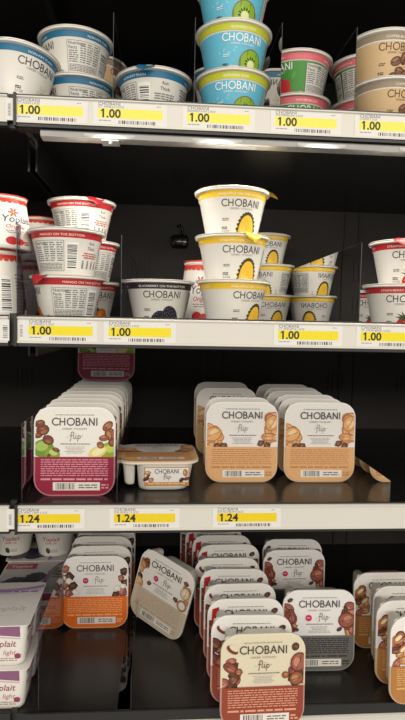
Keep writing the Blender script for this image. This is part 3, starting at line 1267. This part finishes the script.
def pack(kind, loc, rot, label, group=None, ribbon=False):
    if kind not in PACKS:
        me = PK_LID.copy()
        c = KINDS[kind][0]
        soft = tuple((v + e) / 2 for v, e in zip(c, (232, 226, 214)))
        me.materials.clear()
        me.materials.append(two_tone(mat(kind + '_lid_film', soft, .35, var=.04, scale=60), KINDS[kind][1]))
        PACKS[kind] = (pack_print(kind), me)
    t = thing('yogurt_pack', label, 'yogurt pack', loc, rot, group)
    link('tub', PK_TUB, t, M_TUB)
    link('topping_pot', PK_POT, t, M_TUB)
    l = link('lid', PACKS[kind][1], t)
    link('lid_artwork', PACKS[kind][0], l)
    if ribbon:
        link('red_flash', RIBBON, l)['label'] = 'red corner flash beside the name'
    return t


p = Print(9)
p.layer = 130
p.poly([(-.052, .080), (-.042, .080), (-.040, .116), (-.050, .113)], (176, 38, 40))
p.stroke([(-.047, .087), (-.046, .098)], .0035, (238, 226, 214))
RIBBON = p.mesh('red_flash', pack_place)


def row(kind, shelf, spec, lean=-2.0, group=None):
    for px, Y, label, *rest in spec:
        z = DECK[shelf]
        rz = rest[0] if rest else 0
        pack(kind, (ax(px, Y, z + .06), Y, z), (radians(lean), 0, radians(rz)), label, group, bool(rest[1]) if len(rest) > 1 else False)


ORD = ['frontmost', 'second', 'third', 'fourth', 'fifth', 'sixth', 'seventh', 'eighth', 'ninth', 'tenth', 'eleventh']


def ordl(k, what, rowname):
    if k == 0:
        return f'{what} at the very front of {rowname}'
    return f'{what}, {ORD[k]} from the front of {rowname}'


# third shelf: apple row
xa = ax(74.5, .055, DECK[2] + .06)
for k in range(10):
    Y = .055 + k * .0455
    pack('apple', (xa + [0, .001, -.001, .002, 0, .001, .002, 0, .001, .002][k], Y, DECK[2]), (radians(-2), 0, radians([0, .5, -.6, .4, .8, -.5, 0, .6, -.4, 0][k])),
         ordl(k, 'magenta bottomed apple pack', 'the apple row'))
pack('apple', (ax(106, .40, DECK[2] + .14), .40, DECK[2] + .1275), (radians(-6), 0, radians(-1)),
     'magenta bottomed apple pack standing on top of the apple row')
# peach peanut packs
xl = ax(242, .122, DECK[2] + .06)
for k, Y in enumerate((.122, .172, .30, .40)):
    pack('peanut', (xl + (0, .001, -.004, -.002)[k], Y, DECK[2]), (radians(-2), 0, radians((0, 1, -1.5, .5)[k])),
         ordl(k, 'peach peanut pack', 'the left peanut row'))
xr = ax(320, .122, DECK[2] + .06)
for k, Y in enumerate((.122, .1685, .214, .27, .318, .372)):
    pack('peanut', (xr + (0, -.001, .001, -.003, .001, -.004)[k], Y, DECK[2]), (radians(-2), 0, radians((-.5, .5, -1, 1, -1, .5)[k])),
         ordl(k, 'peach peanut pack', 'the right peanut row'))

# the single pack lying flat, its printed side to the front
lp = pack('peanut', (ax(159, .072, 1.06), .066, DECK[2] + .0465), (radians(-90), 0, radians(1.5)),
          'single peach peanut pack lying flat beside the apple packs')
lp.scale = (1.045, 1.16, .93)
p = Print(31)
hw = .0315
p.rect(-hw, .0075, hw, .0325, (196, 140, 84))
p.rect(-hw + .0012, .0125, hw - .0012, .0315, (238, 234, 228))
for x, y, r, pl in ((-.027, .025, .005, TAN[0]), (-.029, .017, .0045, CHOC[0]), (-.022, .0155, .004, TAN[1]), (.026, .025, .005, TAN[1]),
                    (.028, .017, .0045, CHOC[1]), (.021, .0155, .004, CHOC[0]), (-.026, .021, .003, CHOC[1])):
    p.chunk(x, y, r, pl)
p.logo(0, .0245, .0052, DK, .14)
p.flip(0, .0172, .0055, (120, 116, 112), .12)
p.words(-.026, .026, .0092, .0118, 1, (236, 206, 160), .6)


def side_place(u, v, off):
    # the tub wall towards the pack's lower edge (local z near 0); v runs away from the lid
    y = .0405 - v
    z0 = .0045 + (y - .003) * .19
    return (u + .0115, y, z0 - off - .0004)


link('side_label', p.mesh('side_label', side_place), lp)

# bottom shelf
xo = ax(95, .215, DECK[3] + .06)
for k in range(5):
    Y = .215 + k * .0445
    pack('orange', (xo + (0, .003, .002, .006, .004)[k], Y, DECK[3]), (radians(-2), 0, radians((0, 1, -1, 1, 0)[k])),
         ordl(k, 'bright orange bottomed pack', 'the orange row'))
HZ = [(264, -.034), (252, .0105), (246, .057), (240.5, .105), (234.5, .157), (227.5, .201), (229, .259), (222, .304), (214, .349), (208, .394)]
for k, (px, Y) in enumerate(HZ):
    z = DECK[3] - (.0015 if k == 0 else 0)
    kind = 'cream_hazelnut' if k == 0 else 'hazelnut'
    what = 'cream topped brown pack' if k == 0 else 'white topped hazelnut pack'
    pack(kind, (ax(px, Y, z + .1), Y, z), (radians(-2), 0, radians((1, -1, 0, 1, -1, 0, 1, -1, 0, 0)[k])),
         ordl(k, what, 'the long hazelnut row'), None, k in (2, 4, 6, 7, 8))
row('grey', 3, [(319, .080, 'grey bottomed pack with dense black print standing alone in front', -1),
                (294, .232, 'grey bottomed pack just behind the front grey pack', 1),
                (292, .281, 'rearmost grey bottomed pack, only its top showing', -1)])
row('brown', 3, [(429, .000, 'golden brown pack at the front of the right edge row', 2),
                 (413, .0445, 'golden brown pack, second from the front at the right edge', 2),
                 (408, .089, 'golden brown pack, third from the front at the right edge', 0),
                 (387, .136, 'golden brown pack at the back of the right edge row', 0)])
# the tilted almond pack: leaning back on its tub, one corner down
ra = (Matrix.Rotation(radians(-36), 3, 'Z') @ Matrix.Rotation(radians(-3), 3, 'X') @ Matrix.Rotation(radians(14), 3, 'Y'))
low = min((ra @ Vector((x, y, z))).z for x, z in rrect(-LW, LW, 0, LH, LR, 7) for y in (-.0003, .0032))
ya = .192
pc = at(161, 600, ya)
cen = ra @ Vector((0, 0, LH / 2))
pack('almond', (pc.x - cen.x, ya - cen.y, DECK[3] - low + .0004), ra.to_euler(), 'cream almond pack tilted to the right, standing alone on the black deck')

# ------------------------------------------------------------------ multipacks at the bottom left
M_LILAC_LID = mat('multipack_lid_film', (226, 220, 214), .4, var=.03, scale=50, bump=.08)


def multipack(loc, rot, label, film, seed):
    t = thing('yogurt_multipack', label, 'yogurt multipack', loc, rot)
    W, D, H = .13, .126, .0615
    m = MB()
    m.loft([[(x, y, z) for x, y in rrect(-W / 2, W / 2, 0, D, .008, 4)] for z in (H - .0012, H)])
    l = link('lid_sheet', m.mesh('lid_sheet', 40), t, M_LILAC_LID)
    p = Print(seed)
    if film == 'berry':
        p.rect(-.063, .002, .063, .124, (196, 194, 192))
        p.rect(-.063, .095, -.005, .118, (172, 70, 86))
        p.text('Yoplait', -.034, .102, .014, (240, 232, 232), 'C', shear=.15)
        for bx, by in ((-.03, .045), (.0, .058), (-.012, .026), (-.045, .025)):
            p.ell(bx, by, .022, .017, (40, 38, 52), p.rnd.uniform(0, 90))
            for k in range(30):
                a, r = 2.4 * k, math.sqrt(k / 30)
                x, y = bx + .019 * r * cos(a), by + .015 * r * sin(a)
                p.ell(x, y, .004, .004, (38, 36, 50), n=8)
                p.ell(x - .0008, y + .001, .0018, .0015, (96, 94, 118), n=6)
        for a in (-30, 10, 50):
            p.ell(.022 + .012 * cos(radians(a)), .075 + .012 * sin(radians(a)), .014, .0055, (92, 128, 62), a)
        p.stroke(arc(.05, .02, .03, .1, 90, 190, 12), .006, (140, 96, 150))
        p.words(.03, .055, .05, .08, 3, (120, 110, 130), .5)
    else:
        p.stroke(arc(.0, .20, .13, .1, 205, 300, 14), .009, (178, 140, 184))
        p.stroke(arc(.0, .19, .13, .1, 205, 300, 14), .003, (204, 176, 206))
        p.words(.0, .06, .092, .1, 1, (150, 120, 150), .5)
        p.text('Yoplait', .024, .040, .018, (186, 178, 172), 'C', shear=.2)
        p.stroke(arc(.02, .043, .03, .016, 0, 360, 20), .0007, (196, 188, 184))
    link('lid_print', p.mesh('lid_print', lambda u, v, off: (u, v, H + off), clip=[(-.064, .001), (.064, .001), (.064, .125), (-.064, .125)]), l)
    for cx in (-.0315, .0315):
        for cy in (.0315, .0945):
            m = MB()
            m.loft([[(cx + x, cy + y, z) for x, y in rrect(-h, h, -h, h, .010, 5)]
                    for z, h in ((0, .0215), (.003, .0245), (.008, .0255), (.054, .0298), (.0585, .0302), (H - .0012, .0305))])
            c = link('cup', m.mesh('cup', 40), t, M_CUP)
            if cy < .05 or cx > 0:
                q = Print(seed + 3)
                if film == 'berry':
                    q.rect(-.03, .046, .03, .060, (150, 70, 96))
                else:
                    q.poly([(-.032, .050), (.032, .043), (.032, .060), (-.032, .060)], (140, 92, 122))
                    q.stroke([(-.03, .048), (0, .0435), (.03, .041)], .0016, (206, 172, 190))
                q.text('Yoplait', -.004, .030, .013, (158, 88, 96), 'C', shear=.2, bold=.008)
                q.text('light', .006, .018, .010, (190, 120, 126), 'C', shear=.2)
                q.words(-.018, .016, .008, .014, 2, (170, 120, 124), .4)
                q.ell(.017, .016, .0045, .004, (150, 60, 96))
                hz = lambda v: .0245 + .0057 * v / .0615
                cl = [(-.021, .004), (.021, .004), (.021, .0605), (-.021, .0605)]
                faces = []
                if cy < .05:
                    faces.append(lambda u, v, off, cx=cx, cy=cy: (cx + u, cy - hz(v) - off - .0006, v))
                if cx > 0:
                    faces.append(lambda u, v, off, cx=cx, cy=cy: (cx + hz(v) + off + .0006, cy + u, v))
                for fpl in faces:
                    link('cup_print', q.mesh('cup_print', fpl, clip=cl), c)
    return t


xm = ax(28, .004, .845) - .065
multipack((xm, .006, DECK[3]), (0, 0, 0), 'lower white and purple multipack at the bottom left corner', 'plain', 41)
multipack((xm + .001, .006, DECK[3] + .0618), (0, 0, radians(.8)), 'upper white and purple multipack at the bottom left corner', 'plain', 42)
xb = ax(62, .18, .79) - .065
multipack((xb, .222, DECK[3]), (0, 0, radians(1)), 'multipack with blackberry picture behind the purple multipacks', 'berry', 43)
multipack((xb - .01, .352, DECK[3]), (0, 0, 0), 'rearmost multipack under the small white cups', 'berry', 47)


def small_print():
    p = Print(61)
    p.text('Yoplait', 0, .036, .0135, (176, 76, 84), 'C', shear=.15, bold=.01)
    p.text('GREEK 100', 0, .029, .0055, (190, 70, 84), 'C', bold=.01)
    p.ell(-.008, .014, .0055, .0065, (58, 62, 46), 20)
    p.ell(-.007, .016, .003, .003, (96, 104, 70), 20)
    p.words(.0, .016, .010, .017, 3, (170, 140, 146), .5)
    return p.mesh('printed_label', cup_place, clip=CUP_CLIP, slab=.003, surf=1.4e-4)


SMALL = small_print()
for px, Y, turn, label in ((14, .405, 4, 'left small white cup standing on the rear multipack'),
                           (55, .40, -2, 'right small white cup standing on the rear multipack')):
    z = DECK[3] + .0622
    t = thing('yogurt_cup', label, 'yogurt cup', (ax(px, Y, z + .03), Y, z), (0, 0, radians(turn)))
    link('cup_body', CUP_BODY, t, M_CUP)
    link('foil_lid', CUP_LID, t, M_FOIL)
    link('printed_label', SMALL, t)
    t.scale = (.9, .9, .95)

# ------------------------------------------------------------------ the small black fitting on the back wall
pw = at(180, 240, BACK - .012)
t = thing('wall_clip', 'small glossy black clip hanging on the dark back panel', 'clip', (pw.x, BACK - .0005, pw.z))
m = MB()
m.loft([[(x, y, z) for x, z in rrect(-h, h, -.018 + k, .014 - k, .008, 5)] for y, h, k in ((0, .020, 0), (-.012, .018, .002), (-.016, .012, .006))])
M_GLOSS = mat('glossy_black_plastic', (20, 20, 21), .15, var=.1, scale=30)
link('clip_body', m.mesh('clip_body', 40), t, M_GLOSS)
m = MB()
m.tube([(.004, -.006, .012), (.006, -.012, .024), (.0, -.012, .034), (-.006, -.008, .030)], .0028, 8)
link('hook', m.mesh('hook', 50), t, M_GLOSS)
